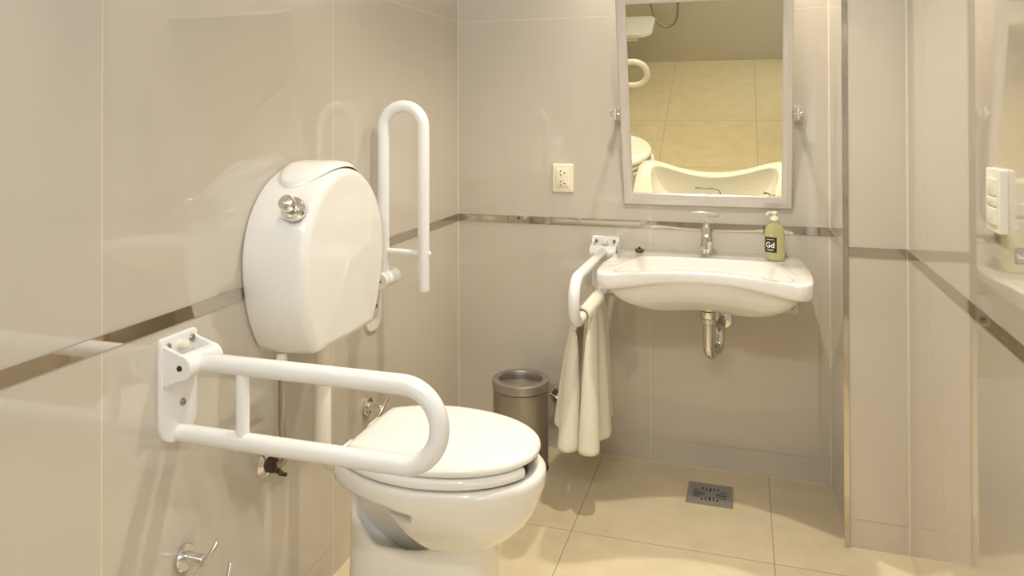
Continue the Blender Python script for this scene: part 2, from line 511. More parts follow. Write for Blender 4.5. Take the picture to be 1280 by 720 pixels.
# ================================================================== WATER SUPPLY OF THE CISTERN
sv = thing('supply_valve', (XL, 1.598, .455), 'chrome supply valve with braided hose on the left wall under the cistern', 'valve')
V0 = Vector((XL, 1.606, .457))
bm = B(); lathe(bm, [(.033, 0), (.033, .002), (.026, .009), (.018, .012), (.012, .0125)], V0, (1, 0, 0), 36)
obj('wall_flange', bm, M['chrome'], sv)
bm = B(); lathe(bm, [(.017, .008), (.019, .010), (.018, .030), (.013, .032), (.013, .040), (.009, .042)], V0, (1, -.02, -.02), 8)
vb = obj('valve_body', bm, M['bronze'], sv)
bm = B(); tube(bm, [V0 + Vector((.026, -.002, -.008)), V0 + Vector((.042, .010, -.022))], .0065, 12); box(bm, -.01, .01, -.004, .004, -.003, .003, Matrix.Translation(V0 + Vector((.044, .010, -.024))))
obj('valve_key', bm, M['bronze'], vb)
bm = B(); tube(bm, fillet([V0 + Vector((.040, -.004, .004)), V0 + Vector((.056, .002, .014)), (-1.060, 1.594, .56), (-1.060, 1.594, .690)], [.012, .06], 8), .0082, 14)
obj('braided_hose', bm, M['hose'], sv)

# ================================================================== TOILET
toi = thing('toilet', (-.72, TY, 0), 'white ceramic toilet with its lid closed, in front of the left wall', 'toilet')
def egg(hw, tip, wide_x, back_x, back_hw, nf=44, nb=26, cr=.03):
    """half outline from the tip round the +Y side to the back, then mirrored; x world, y relative"""
    pts = []
    for k in range(nf + 1):
        a = PI / 2 * k / nf
        pts.append((wide_x + (tip - wide_x) * math.cos(a), hw * math.sin(a) ** .96))
    q0 = Vector((wide_x, hw)); q2 = Vector((back_x, back_hw)); q1 = Vector((back_x + (wide_x - back_x) * .45, hw * 1.0))
    for k in range(1, nb + 1):
        f = k / nb
        q = q0 * (1 - f) ** 2 + q1 * 2 * f * (1 - f) + q2 * f * f
        pts.append((q.x, q.y))
    for k in range(1, 5):                                           # straight back edge
        pts.append((back_x - .004 * math.sin(PI / 2 * k / 4), back_hw * (1 - k / 5)))
    full = pts + [(x, -y) for (x, y) in pts[::-1][:-1]]
    return full
def eggring(pts, z, inset=0.0, c=(-.72, 0)):
    out = []
    for (x, y) in pts:
        d = math.hypot(x - c[0], y - c[1]); s = 1 - inset / d
        out.append(Vector((c[0] + (x - c[0]) * s, TY + y * s, z)))
    return out
# ---- bowl with rim
rim = egg(.191, -.460, -.735, -.965, .112)
NR = len(rim)
keys = [  # z, half width, tip, widest x, back x, back half width
    (.415, .190, -.461, -.735, -.960, .113), (.408, .188, -.463, -.735, -.930, .130), (.402, .1865, -.465, -.735, -.850, .150), (.397, .1855, -.467, -.735, -.815, .155),
    (.380, .181, -.472, -.735, -.800, .152), (.355, .172, -.482, -.730, -.785, .146), (.330, .158, -.498, -.722, -.768, .136),
    (.305, .138, -.522, -.712, -.748, .120), (.282, .114, -.552, -.700, -.728, .100), (.262, .088, -.585, -.690, -.710, .078), (.245, .055, -.625, -.680, -.700, .048)]
bm = B()
rings = [eggring(rim, .400, .060), eggring(rim, .434, .050), eggring(rim, .446, .042), eggring(rim, .451, .030), eggring(rim, .452, .016), eggring(rim, .449, .006), eggring(rim, .443, .001), eggring(rim, .434, 0), eggring(rim, .425, .0005)]
rows = []
for k0, k1 in zip(keys[:-1], keys[1:]):
    m = max(1, int((k0[0] - k1[0]) / .004))
    for i in range(m): rows.append([u + (v - u) * i / m for u, v in zip(k0, k1)])
rows.append(list(keys[-1]))
for (z, hw, tip, wx, bx, bh) in rows:
    rr = []
    for (x, y) in egg(hw, tip, wx, bx, bh):
        # slot pressed into the near side under the rim
        if y < -.06:
            cx_ = min(max(x, -.84), -.745)
            q = math.hypot((x - cx_) / .020, (z - .385) / .0125)
            y += .045 * sstep(1.0, .45, q)
        rr.append(Vector((x, TY + y, z)))
    rings.append(rr)
loft(bm, rings)
obj('bowl', bm, M['china'], toi, angle=75)
# ---- pedestal with a hollowed side
bm = B()
ped = []
NP = 96
for k in range(NP):
    a = 2 * PI * k / NP
    c_, s_ = math.cos(a), math.sin(a)
    ex = 2 / 3.2
    ped.append((math.copysign(abs(c_) ** ex, c_), math.copysign(abs(s_) ** ex, s_)))
x0, x1 = -.952, -.588
def pring(fr, inset=0.0, dz=0.0):
    out = []
    for (u, v) in ped:
        cxp = (x0 + x1) / 2; hx = (x1 - x0) / 2
        px = cxp + u * hx
        zt = .268 + .050 * sstep(-.850, -.930, px) + .092 * sstep(-.922, -.950, px) + .03 * sstep(-.78, -.62, px)
        fl = .012 * (1 - fr) ** 3
        hw = .118 + fl
        ins = inset
        pxx = cxp + u * (hx + fl - ins); py = v * (hw - ins)
        out.append(Vector((pxx, TY + py, max(.0, zt * fr + dz))))
    return out
rings = [pring(f) for f in (0, .02, .08, .2, .35, .5, .65, .8, .92, .97)] + [pring(1, .004), pring(1, .012, .000), pring(1, .022, -.02), pring(1, .03, -.05), pring(1, .055, -.06), pring(1, .08, -.06)]
loft(bm, rings)
obj('pedestal', bm, M['china'], toi, angle=70)
# ---- trapway inside the hollow and the neck that takes the flush pipe
bm = B()
rings = []
for x, hw, z0, z1 in ((-.968, .050, .35, .43), (-.945, .062, .30, .44), (-.90, .062, .25, .44), (-.84, .064, .22, .44), (-.78, .07, .20, .43), (-.70, .09, .20, .40)):
    zc, hz = (z0 + z1) / 2, (z1 - z0) / 2
    rings.append([Vector((x, TY + hw * math.cos(2 * PI * k / 28), zc + hz * math.sin(2 * PI * k / 28))) for k in range(28)])
loft(bm, rings)
obj('trapway', bm, M['china'], toi, angle=70)
# ---- seat: a ring open at the front
so = egg(.193, -.474, -.735, -.930, .128)
half = [p for p in so if True]
bm = B()
def seat_pts(side):
    out = []
    K = (len(so) + 1) // 2
    for (x, y) in so[:K]:
        out.append(Vector((x, side * y, 0)))
    return out
edge_p = seat_pts(1)                                            # tip -> back, +Y
i0 = next(i for i, q in enumerate(edge_p) if q.y > .070)
path = [Vector((q.x, q.y)) for q in edge_p[i0:]]
path = path + [Vector((q.x, -q.y)) for q in path[::-1]]
rings = []
cen = Vector((-.72, 0))
def seat_section(po, f):
    d = (po - cen); n = d.normalized(); wdt = .058
    pin = po - n * wdt
    mid = (po + pin) / 2
    sec = []
    for k in range(20):
        a = 2 * PI * k / 20
        ca, sa = math.cos(a), math.sin(a)
        ww = math.copysign(abs(ca) ** .6, ca) * wdt / 2 * f; hh = math.copysign(abs(sa) ** .75, sa) * .0140 * (f ** .5 if f < 1 else 1)
        q = mid + n * ww
        sec.append(Vector((q.x, TY + q.y,   .4695 + hh)))
    return sec
# rounded ends
def end_rings(p, t):
    return [seat_section(p + t * .018 * s, f) for s, f in ((1, .25), (.92, .5), (.7, .75), (.35, .93))]
t0 = (path[0] - path[1]).normalized(); t1 = (path[-1] - path[-2]).normalized()
rings = end_rings(path[0], t0) + [seat_section(q, 1) for q in path] + end_rings(path[-1], t1)[::-1]
loft(bm, rings)
obj('seat', bm, M['seat'], toi, angle=70)
# ---- lid, a little domed
lo = egg(.191, -.474, -.735, -.925, .125)
bm = B()
rings = [eggring(lo, .490, .05), eggring(lo, .4865, .008), eggring(lo, .488, .003), eggring(lo, .493, 0), eggring(lo, .500, .001), eggring(lo, .5055, .006), eggring(lo, .509, .014), eggring(lo, .511, .03), eggring(lo, .513, .07), eggring(lo, .514, .12)]
loft(bm, rings)
obj('seat_lid', bm, M['seat'], toi, angle=70)
for dy in (-.075, .075):
    bm = B(); tube(bm, [(-.946, TY + dy - .022, .474), (-.946, TY + dy + .022, .474)], .013, 18, round_end=.003)
    obj('hinge', bm, M['seat'], toi)

# ================================================================== PAPER HOLDERS beside the toilet
def paper_holder(y, z, label):
    o = Vector((XL, y, z))
    root = thing('toilet_paper_holder', o, label, 'paper holder', 'chrome paper holders')
    bm = B(); lathe(bm, [(.027, 0), (.027, .008), (.025, .010), (.012, .0105)], o, (1, 0, 0), 36)
    obj('wall_flange', bm, M['chrome'], root)
    bm = B(); lathe(bm, [(.0125, .009), (.0125, .050), (.0115, .052), (.003, .0525)], o, (1, 0, 0), 28)
    obj('stem', bm, M['chrome'], root)
    q = o + Vector((.054, 0, 0))
    pts = fillet([q + Vector((0, .036, .016)), q + Vector((0, -.045, -.026)), q + Vector((0, -.052, -.115)), q + Vector((0, .060, -.115)), q + Vector((0, .082, -.048))], [.018, .014, .014], 6)
    bm = B(); tube(bm, pts, .0055, 14, round_end=.002)
    obj('wire_arm', bm, M['chrome'], root)
    return root
paper_holder(1.322, .387, 'chrome paper holder low on the left wall below the lowered grab bar')
paper_holder(2.130, .408, 'chrome paper holder on the left wall behind the toilet lid')

# ================================================================== BIN
BX, BY = -.797, 2.738
binr = thing('waste_bin', (BX, BY, 0), 'round brown-grey metal waste bin by the back wall behind the toilet', 'bin')
bm = B(); lathe(bm, [(.099, .000), (.104, .001), (.104, .010), (.101, .013)], (BX, BY, 0), (0, 0, 1), 56)
obj('base_ring', bm, M['black'], binr)
bm = B(); lathe(bm, [(.1020, .012), (.1020, .291), (.099, .293), (.099, .016)], (BX, BY, 0), (0, 0, 1), 56)
obj('body', bm, M['bin'], binr)
bm = B(); lathe(bm, [(.0985, .293), (.1055, .2955), (.1055, .3215), (.1045, .3255), (.1015, .3275), (.089, .3285), (.0815, .3275), (.079, .323), (.079, .2945)], (BX, BY, 0), (0, 0, 1), 64)
lid = obj('rim_lid', bm, M['binlid'], binr)
# tilting flap, slightly dished and tipped
bm = B()
tl = Matrix.Translation((BX, BY, .310)) @ Matrix.Rotation(math.radians(-5), 4, 'X') @ Matrix.Rotation(math.radians(12), 4, 'Z')
rings = []
for r, h in ((.075, -.002), (.0765, .0), (.075, .002), (.05, .0025), (.02, .003)):
    rings.append([tl @ Vector((r * math.cos(2 * PI * k / 48), min(r * math.sin(2 * PI * k / 48), .030 * r / .0765), h)) for k in range(48)])
loft(bm, rings)
obj('swing_flap', bm, M['binlid'], lid)

# ================================================================== BASIN
NB = 160
BC = (-.129, 2.66)
half_o = [(0, 2.4519), (0.06, 2.447), (0.12, 2.429), (0.18, 2.403), (0.235, 2.373), (0.272, 2.356), (0.298, 2.36), (0.317, 2.385), (0.325, 2.43), (0.328, 2.5514), (0.327, 2.7), (0.321, 2.85), (0.317, 2.905), (0.312, 2.923), (0.29, 2.9265), (0.15, 2.9265), (0, 2.9265)]
def mirror_half(h): 
    return [(BC[0] + x, y) for x, y in h] + [(BC[0] - x, y) for x, y in h[::-1][1:-1]]
OUT = polar(chaikin(mirror_half(half_o), 2), BC, NB)
half_i = [(0, 2.495), (0.06, 2.4888), (0.12, 2.4675), (0.18, 2.436), (0.225, 2.412), (0.255, 2.41), (0.268, 2.435), (0.262, 2.5), (0.245, 2.6), (0.232, 2.68), (0.225, 2.745), (0.205, 2.775), (0.14, 2.785), (0, 2.787)]
INN = polar(chaikin(mirror_half(half_i), 2), BC, NB)
half_u = [(0, 2.4575), (0.06, 2.4525), (0.12, 2.438), (0.18, 2.415), (0.23, 2.393), (0.265, 2.385), (0.288, 2.4), (0.298, 2.44), (0.3, 2.55), (0.296, 2.7), (0.285, 2.84), (0.26, 2.9), (0.15, 2.922), (0, 2.9255)]
UND = polar(chaikin(mirror_half(half_u), 2), BC, NB)
def bring(a, b, f, zf, s=1.0, c=BC):
    out = []
    for i in range(NB):
        x = a[i][0] + (b[i][0] - a[i][0]) * f; y = a[i][1] + (b[i][1] - a[i][1]) * f
        x = c[0] + (x - c[0]) * s; y = c[1] + (y - c[1]) * s
        z = zf(x, y) if callable(zf) else zf
        out.append(Vector((x, min(y, 2.9265), z)))
    return out
def lipz(x, y):                                                 # underside of the front lip: deeper at the corners
    return .777 - .016 * sstep(.06, .31, abs(x - BC[0])) 
def topz(x, y):
    return .797 + .015 * sstep(2.80, 2.47, y)
ZT0 = topz
basin = thing('washbasin', (BC[0], YB, .64), 'white wheelchair washbasin with concave front hung on the back wall', 'washbasin')
C2 = (BC[0], 2.68)
rings = [bring(UND, UND, 0, .652, .06, C2), bring(UND, UND, 0, .654, .25, C2), bring(UND, UND, 0, .661, .43, C2), bring(UND, UND, 0, .674, .60, C2), bring(UND, UND, 0, .691, .74, C2), bring(UND, UND, 0, .710, .845, C2), bring(UND, UND, 0, .730, .92, C2), bring(UND, UND, 0, lambda x, y: min(lipz(x, y), .748), .968, C2),
         bring(UND, OUT, .0, lambda x, y: lipz(x, y) - .004), bring(UND, OUT, .5, lipz), bring(UND, OUT, .85, lambda x, y: lipz(x, y) + .002), bring(OUT, OUT, 0, lambda x, y: lipz(x, y) + .010, .999),
         bring(OUT, OUT, 0, lambda x, y: (lipz(x, y) + topz(x, y)) / 2, 1.0), bring(OUT, OUT, 0, lambda x, y: topz(x, y) - .012, .999), bring(OUT, OUT, 0, lambda x, y: topz(x, y) - .004, .994), bring(OUT, INN, .0, lambda x, y: topz(x, y), .985),
         bring(OUT, INN, .5, lambda x, y: topz(x, y) - .001), bring(OUT, INN, .85, lambda x, y: topz(x, y) - .001), bring(INN, INN, 0, lambda x, y: topz(x, y) - .0015, 1.0), bring(INN, INN, 0, lambda x, y: topz(x, y) - .0035, .994), bring(INN, INN, 0, lambda x, y: topz(x, y) - .007, .988), bring(INN, INN, 0, lambda x, y: topz(x, y) - .012, .982), bring(INN, INN, 0, lambda x, y: topz(x, y) - .022, .974)]
rings += [bring(INN, INN, 0, .760, .950), bring(INN, INN, 0, .735, .90), bring(INN, INN, 0, .710, .82), bring(INN, INN, 0, .692, .68), bring(INN, INN, 0, .682, .45), bring(INN, INN, 0, .679, .20), bring(INN, INN, 0, .676, .05)]
bm = B(); loft(bm, rings)
obj('bowl', bm, M['china'], basin, angle=75)
bm = B(); lathe(bm, [(.006, 0), (.023, .001), (.024, .003), (.020, .005), (.010, .003)], (BC[0], 2.66, .6765), (0, 0, 1), 28)
obj('drain_ring', bm, M['chrome'], basin)
for sx in (.158, -.417):
    bm = B(); prism(bm, rrect(sx - .022, sx + .022, .595, .70, .008), lambda u, v, t: Vector((u, YB - t, v)), 0, .014, .002)
    br = obj('mounting_bracket', bm, M['bar'], basin)
    bm = B(); lathe(bm, [(.010, 0), (.010, .004), (.006, .004), (.006, .012), (.004, .013)], (sx, YB - .014, .618), (0, -1, 0), 18)
    obj('bolt', bm, M['hose'], br)
bm = B(); lathe(bm, [(.011, 0), (.011, -.012), (.007, -.016), (.004, -.016)], (-.060, 2.69, .655), (0, 0, 1), 16)
obj('overflow_cap', bm, M['bronze'], basin)

# ---- stopper lying on the back ledge
st = thing('sink_stopper', (-.372, 2.852, .797), 'small brown rubber stopper on the left back ledge of the basin', 'stopper')
bm = B(); lathe(bm, [(.0125, .0), (.0155, .001), (.0165, .006), (.0165, .0095), (.0155, .011), (.006, .012)], (-.372, 2.852, .7975), (0, 0, 1), 28)
obj('plug', bm, M['brown'], st)
bm = B(); lathe(bm, [(.005, .0105), (.005, .016), (.003, .0185)], (-.372, 2.852, .7975), (0, 0, 1), 14)
obj('knob', bm, M['black'], st)

# ---- trap under the basin
tr = thing('drain_trap', (-.121, 2.70, .47), 'chrome drain trap pipe hanging under the washbasin', 'drain pipe')
TX, TYY = -.121, 2.70
bm = B(); lathe(bm, [(.010, .651), (.031, .651), (.033, .645), (.031, .639), (.022, .637)], (TX, TYY, 0), (0, 0, 1), 32)
obj('gasket', bm, M['black'], tr)
bm = B(); lathe(bm, [(.018, .639), (.026, .635), (.026, .614), (.0235, .611), (.0265, .609), (.0265, .596), (.022, .592), (.0185, .590)], (TX, TYY, 0), (0, 0, 1), 36)
obj('slip_nut', bm, M['chrome'], tr)
bm = B(); tube(bm, fillet([(TX, TYY, .60), (TX, TYY, .478), (TX + .035, TYY + .10, .478), (TX + .035, TYY + .10, .555), (TX + .040, YB - .002, .555)], [.040, .040, .030], 10), .0175, 26)
obj('bent_pipe', bm, M['chrome'], tr)
bm = B(); lathe(bm, [(.019, .012), (.034, .008), (.037, .001), (.037, 0)], (TX + .040, YB, .555), (0, -1, 0), 36)
obj('wall_flange', bm, M['chrome'], tr)

# ---- tap
FX, FY, FZ = -.132, 2.856, .7965
tap = thing('faucet', (FX, FY, FZ), 'small chrome pillar tap with a looped wire lever on the basin', 'faucet')
bm = B(); lathe(bm, [(.0250, 0), (.0255, .003), (.0205, .006), (.0195, .010), (.0195, .040), (.0225, .044), (.0230, .058), (.0205, .063), (.0185, .066), (.0165, .092), (.0150, .098), (.009, .100)], (FX, FY, FZ), (0, 0, 1), 36)
obj('body', bm, M['chrome'], tap)
bm = B(); tube(bm, fillet([(FX, FY, FZ + .054), (FX - .006, FY - .052, FZ + .057), (FX - .008, FY - .064, FZ + .036)], .014, 8), [.0145] * 20 if False else .0135, 24)
sp_ = obj('spout', bm, M['chrome'], tap)
bm = B(); lathe(bm, [(.0125, 0), (.0155, .002), (.0155, .010), (.0135, .012)], (FX - .0082, FY - .0665, FZ + .031), (.02, .18, 1), 24)
obj('aerator', bm, M['chrome'], sp_)
bm = B(); lathe(bm, [(.010, -.005), (.012, .001), (.0105, .008), (.007, .012), (.005, .016)], (FX, FY, FZ + .104), (0, 0, 1), 24)
obj('cap', bm, M['chrome'], tap)
lev = [(FX, FY, FZ + .114), (FX - .003, FY - .001, FZ + .129), (FX - .001, FY - .003, FZ + .138), (FX + .012, FY - .010, FZ + .142), (FX + .034, FY - .026, FZ + .143), (FX + .045, FY - .042, FZ + .150), (FX + .040, FY - .054, FZ + .158), (FX + .020, FY - .060, FZ + .162), (FX - .012, FY - .061, FZ + .162), (FX - .047, FY - .062, FZ + .162)]
lev = [Vector(q) for q in chaikin(lev, 3, False)]
bm = B(); tube(bm, lev, .0026, 12)
obj('lever', bm, M['chrome'], tap)
bm = B(); tube(bm, [(FX - .047 + .060, FY - .0610, FZ + .162), (FX - .048, FY - .062, FZ + .162)], .0040, 14, round_end=.002)
obj('lever_grip', bm, M['chrome'], tap)

# ---- soap bottle
SX, SY, SZ = .098, 2.835, .7965
soap = thing('soap_bottle', (SX, SY, SZ), 'clear yellow pump soap bottle with dark label on the right of the basin', 'soap bottle')
bm = B(); lathe(bm, [(.020, .0), (.029, .001), (.0325, .005), (.0335, .012), (.0335, .094), (.032, .106), (.028, .117), (.020, .126), (.0145, .131), (.0130, .136), (.0130, .142)], (SX, SY, SZ), (0, 0, 1), 48)
obj('bottle', bm, M['soap'], soap)
bm = B(); lathe(bm, [(.0145, .138), (.0150, .140), (.0150, .148), (.0125, .151), (.006, .152), (.0055, .160), (.010, .161), (.011, .165), (.009, .169), (.004, .170)], (SX, SY, SZ), (0, 0, 1), 28)
pump = obj('pump', bm, M['pump'], soap)
bm = B(); tube(bm, fillet([(SX, SY, SZ + .164), (SX - .020, SY - .016, SZ + .166), (SX - .028, SY - .022, SZ + .158)], .006, 5), .0042, 14)
obj('nozzle', bm, M['pump'], pump)
bm = B(); tube(bm, [(SX, SY, SZ + .139), (SX + .004, SY + .003, SZ + .012)], .0028, 10)
obj('dip_tube', bm, M['pump'], pump)
# label wraps part of the bottle, facing the room and slightly left
LA = math.atan2(-2.8, -.62) - .27                                     # direction it faces
def on_bottle(s, z, r):                                          # s: metres round the bottle, + to the viewer's right
    a = LA + s / .0337
    return Vector((SX + r * math.cos(a), SY + r * math.sin(a), SZ + z))
bm = B()
NL = 14
g = [[bm.verts.new(on_bottle(-.023 + .046 * i / NL, .030 + .053 * j, .0339)) for j in (0, 1)] for i in range(NL + 1)]
for i in range(NL): bm.faces.new((g[i][0], g[i + 1][0], g[i + 1][1], g[i][1]))
lab = obj('label', bm, M['label'], soap)
def wrap_text(txt, size, s0, z0, parent, name):
    cu = bpy.data.curves.new('t', 'FONT'); cu.body = txt; cu.size = size; cu.align_x = 'CENTER'; cu.offset = .00045 * size / .022
    to = bpy.data.objects.new('t', cu); col.objects.link(to)
    dg = bpy.context.evaluated_depsgraph_get(); dg.update()
    me = bpy.data.meshes.new_from_object(to.evaluated_get(dg))
    bmx = bmesh.new(); bmx.from_mesh(me)
    bpy.data.objects.remove(to); bpy.data.curves.remove(cu); bpy.data.meshes.remove(me)
    bmesh.ops.subdivide_edges(bmx, edges=bmx.edges[:], cuts=1)
    for v in bmx.verts: v.co = on_bottle(s0 + v.co.x, z0 + v.co.y, .0343)
    return obj(name, bmx, M['ink'], parent)
wrap_text('Gd', .026, .0, .047, lab, 'lettering')
for (s0, s1, z0, z1) in ((-.013, .013, .0735, .0752), (-.012, -.004, .0395, .0407), (-.003, .004, .0395, .0407), (.005, .012, .0395, .0407), (-.010, .010, .0365, .0377)):
    bm = B()
    g = [[bm.verts.new(on_bottle(s0 + (s1 - s0) * i / 4, z, .0343)) for z in (z0, z1)] for i in range(5)]
    for i in range(4): bm.faces.new((g[i][0], g[i + 1][0], g[i + 1][1], g[i][1]))
    obj('fine_print', bm, M['ink'], lab)

# ================================================================== TOWEL
def resample(pts, n):
    d = [0]
    for p, q in zip(pts[:-1], pts[1:]): d.append(d[-1] + math.dist(p, q))
    out = []
    for k in range(n):
        t = d[-1] * k / (n - 1); i = 0
        while i < len(d) - 2 and d[i + 1] < t: i += 1
        f = (t - d[i]) / max(1e-9, d[i + 1] - d[i])
        out.append(tuple(a + (b - a) * f for a, b in zip(pts[i], pts[i + 1])))
    return out
NU_ = 80
XB, ZBAR, RB = -.510, .645, .0275
topA = resample([(XB + RB, 2.465), (XB + RB, 2.72)], NU_); topB = resample([(XB - RB, 2.465), (XB - RB, 2.72)], NU_)
botA = resample(chaikin([(-.508, 2.520), (-.520, 2.470), (-.512, 2.425), (-.478, 2.412), (-.450, 2.435), (-.460, 2.490), (-.474, 2.530), (-.456, 2.545), (-.436, 2.560), (-.438, 2.610), (-.458, 2.650), (-.464, 2.700), (-.455, 2.740)], 3, False), NU_)
botB = resample(chaikin([(-.520, 2.510), (-.522, 2.450), (-.545, 2.418), (-.578, 2.425), (-.590, 2.470), (-.583, 2.525), (-.600, 2.560), (-.632, 2.580), (-.630, 2.630), (-.600, 2.660), (-.575, 2.700), (-.580, 2.740)], 3, False), NU_)
zhem = .212
rows = []
NV_ = 30
def side_row(tp, bt, f, zh):
    k = f ** .5 * .92 + .08 * f
    return [Vector((a[0] + (b[0] - a[0]) * k, a[1] + (b[1] - a[1]) * k, ZBAR + (zh(b, i / NU_) - ZBAR) * f)) for i, (a, b) in enumerate(zip(tp, bt))]
zhB = lambda b, u: zhem + .030 * sstep(2.50, 2.62, b[1])
zhA = lambda b, u: zhem + .012 * sstep(2.50, 2.60, b[1])
for k in range(NV_, 0, -1): rows.append(side_row(topB, botB, k / NV_, zhB))
for k in range(13):
    a = PI - PI * k / 12
    rows.append([Vector((XB + RB * math.cos(a), ya[1], ZBAR + RB * math.sin(a))) for ya in topA])
for k in range(1, NV_ + 1): rows.append(side_row(topA, botA, k / NV_, zhA))
tw = B(); loft(tw, rows, False)
to = obj('towel', tw, M['towel'], angle=180)
sm = to.modifiers.new('soft', 'SMOOTH'); sm.factor = .5; sm.iterations = 3
so2 = to.modifiers.new('thick', 'SOLIDIFY'); so2.thickness = .008; so2.offset = 0
tag(to, 'cream terry towel draped over the grab bar beside the washbasin', 'towel')

# ================================================================== VALVE ON THE BACK WALL BEHIND THE TOWEL
o = Vector((-.690, YB, .215))
fv = thing('chrome_fixture', o, 'chrome fixture low on the back wall, half hidden by the towel', 'wall fixture')
bm = B(); lathe(bm, [(.034, 0), (.034, .008), (.031, .011), (.013, .0115)], o, (0, -1, 0), 36)
obj('wall_flange', bm, M['chrome'], fv)
bm = B(); lathe(bm, [(.0125, .010), (.0125, .050), (.011, .053), (.003, .0535)], o, (0, -1, 0), 28)
obj('stem', bm, M['chrome'], fv)
bm = B(); tube(bm, fillet([o + Vector((-.030, -.050, .012)), o + Vector((.030, -.050, -.012)), o + Vector((.040, -.050, -.07))], .014, 6), .0055, 14, round_end=.002)
obj('lever', bm, M['chrome'], fv)

# ================================================================== POWER SOCKET
so_ = thing('power_socket', (-.677, YB, 1.057), 'ivory double power socket on the back wall left of the mirror', 'socket')
bm = B(); prism(bm, rrect(-.7185, -.6355, 1.001, 1.113, .004), lambda u, v, t: Vector((u, YB - t, v)), 0, .010, .006)
obj('cover_plate', bm, M['socket'], so_)
bm = B(); prism(bm, rrect(-.703, -.653, 1.022, 1.092, .002), lambda u, v, t: Vector((u, YB - t, v)), .008, .0125, .0015)
ins = obj('outlet_insert', bm, M['socket'], so_)
bm = B()
for zc in (1.078, 1.037):
    for dx, dz, ang in ((-.006, .0075, 35), (-.006, -.0075, -35), (.009, 0, 90)):
        box(bm, -.0014, .0014, -.0004, .0004, -.0042, .0042, Matrix.Translation((-.678 + dx, YB - .0127, zc + dz)) @ Matrix.Rotation(math.radians(ang), 4, 'Y'))
obj('pin_slots', bm, M['slot'], ins)

# ================================================================== LIGHT SWITCH
sw = thing('light_switch', (XR, 1.655, 1.139), 'pale rectangular light switch on the right wall above the steel band', 'light switch')
bm = B(); prism(bm, rrect(1.612, 1.698, 1.080, 1.199, .003), lambda u, v, t: Vector((XR - t, u, v)), 0, .013, .002)
obj('cover_plate', bm, M['switch'], sw)
for (z0, z1) in ((1.094, 1.126), (1.130, 1.146), (1.150, 1.181)):
    bm = B(); prism(bm, rrect(1.630, 1.680, z0, z1, .002), lambda u, v, t: Vector((XR - t, u, v)), .011, .0165, .0015)
    obj('rocker', bm, M['switch'], sw)

# ================================================================== MIRROR, tilted forward on two pivots
TH = math.radians(14.5)
MC = Vector((-.136, 2.834, 1.305))
mu = Vector((0, -math.sin(TH), math.cos(TH))); mn = Vector((0, -math.cos(TH), -math.sin(TH)))
def MP(x, s, d): return Vector((x, MC.y, MC.z)) + mu * s + mn * d
mir = thing('mirror', MC, 'framed mirror tilted forward above the washbasin on the back wall', 'mirror')
mx0, mx1, s0, s1 = -.4385, .1615, -.350, .440
fw, fwb = .036, .046
# mitred frame: outer edge higher, sloping gently to the glass
bm = B()
def loop(ix, ib, it, d):
    return [MP(mx0 + ix, s0 + ib, d), MP(mx1 - ix, s0 + ib, d), MP(mx1 - ix, s1 - it, d), MP(mx0 + ix, s1 - it, d)]
rings = [loop(0, 0, 0, -.020), loop(0, 0, 0, .004), loop(.004, .004, .004, .009), loop(.020, .024, .020, .010), loop(fw - .004, fwb - .004, fw - .004, .005), loop(fw, fwb, fw, .001), loop(fw, fwb, fw, -.020)]
vs = [[bm.verts.new(p) for p in r] for r in rings]
for a, b in zip(vs, vs[1:] + vs[:1]):
    for i in range(4): bm.faces.new((a[i], a[(i + 1) % 4], b[(i + 1) % 4], b[i]))
obj('frame', bm, M['frame'], mir, smooth=False)
bm = B()
x0_, x1_ = mx0 + fw - .003, mx1 - fw + .003
a, b = s0 + fwb - .003, s1 - fw + .003
front = [MP(x0_, a, 0), MP(x1_, a, 0), MP(x1_, b, 0), MP(x0_, b, 0)]
back = [p - mn * .006 for p in front]
loft(bm, [back, front])
obj('glass', bm, M['mirror'], mir, smooth=False)
bm = B(); loft(bm, [[MP(x, s, -.019) for x, s in ((mx0 + .004, s0 + .004), (mx1 - .004, s0 + .004), (mx1 - .004, s1 - .004), (mx0 + .004, s1 - .004))], [MP(x, s, -.008) for x, s in ((mx0 + .004, s0 + .004), (mx1 - .004, s0 + .004), (mx1 - .004, s1 - .004), (mx0 + .004, s1 - .004))]])
obj('back_board', bm, M['frame'], mir, smooth=False)
for sg, xx in ((-1, mx0), (1, mx1)):
    bm = B()
    xo = xx + sg * .016
    prism(bm, rrect(1.283, 1.327, 2.815, YB, .010), lambda u, v, t: Vector((xo + t, v, u)), -.004, .004)
    prism(bm, rrect(1.275, 1.335, xo - .010, xo + .016 * 1, .004), lambda u, v, t: Vector((v, YB - t, u)), 0, .004)
    pv = obj('pivot_bracket', bm, M['frame'], mir, bevel=.001)
    bm = B(); lathe(bm, [(.006, -.018), (.006, .002), (.011, .003), (.012, .010), (.010, .015), (.004, .016)], (xo + sg * .002, MC.y - .004, 1.307), (sg, 0, 0), 24)
    obj('pivot_knob', bm, M['chrome'], pv)

# ================================================================== FLOOR DRAIN
dr = thing('floor_drain', (-.118, 2.724, 0), 'square grey metal floor drain grate under the washbasin', 'floor drain')
gx0, gx1, gy0, gy1 = -.1895, -.0475, 2.652, 2.796
bm = B(); box(bm, gx0 + .004, gx1 - .004, gy0 + .004, gy1 - .004, .0003, .0012)
obj('drain_shade_sheet', bm, M['well_shade'], dr, smooth=False)  # near-black sheet under the grate; shade of the well put into its colour
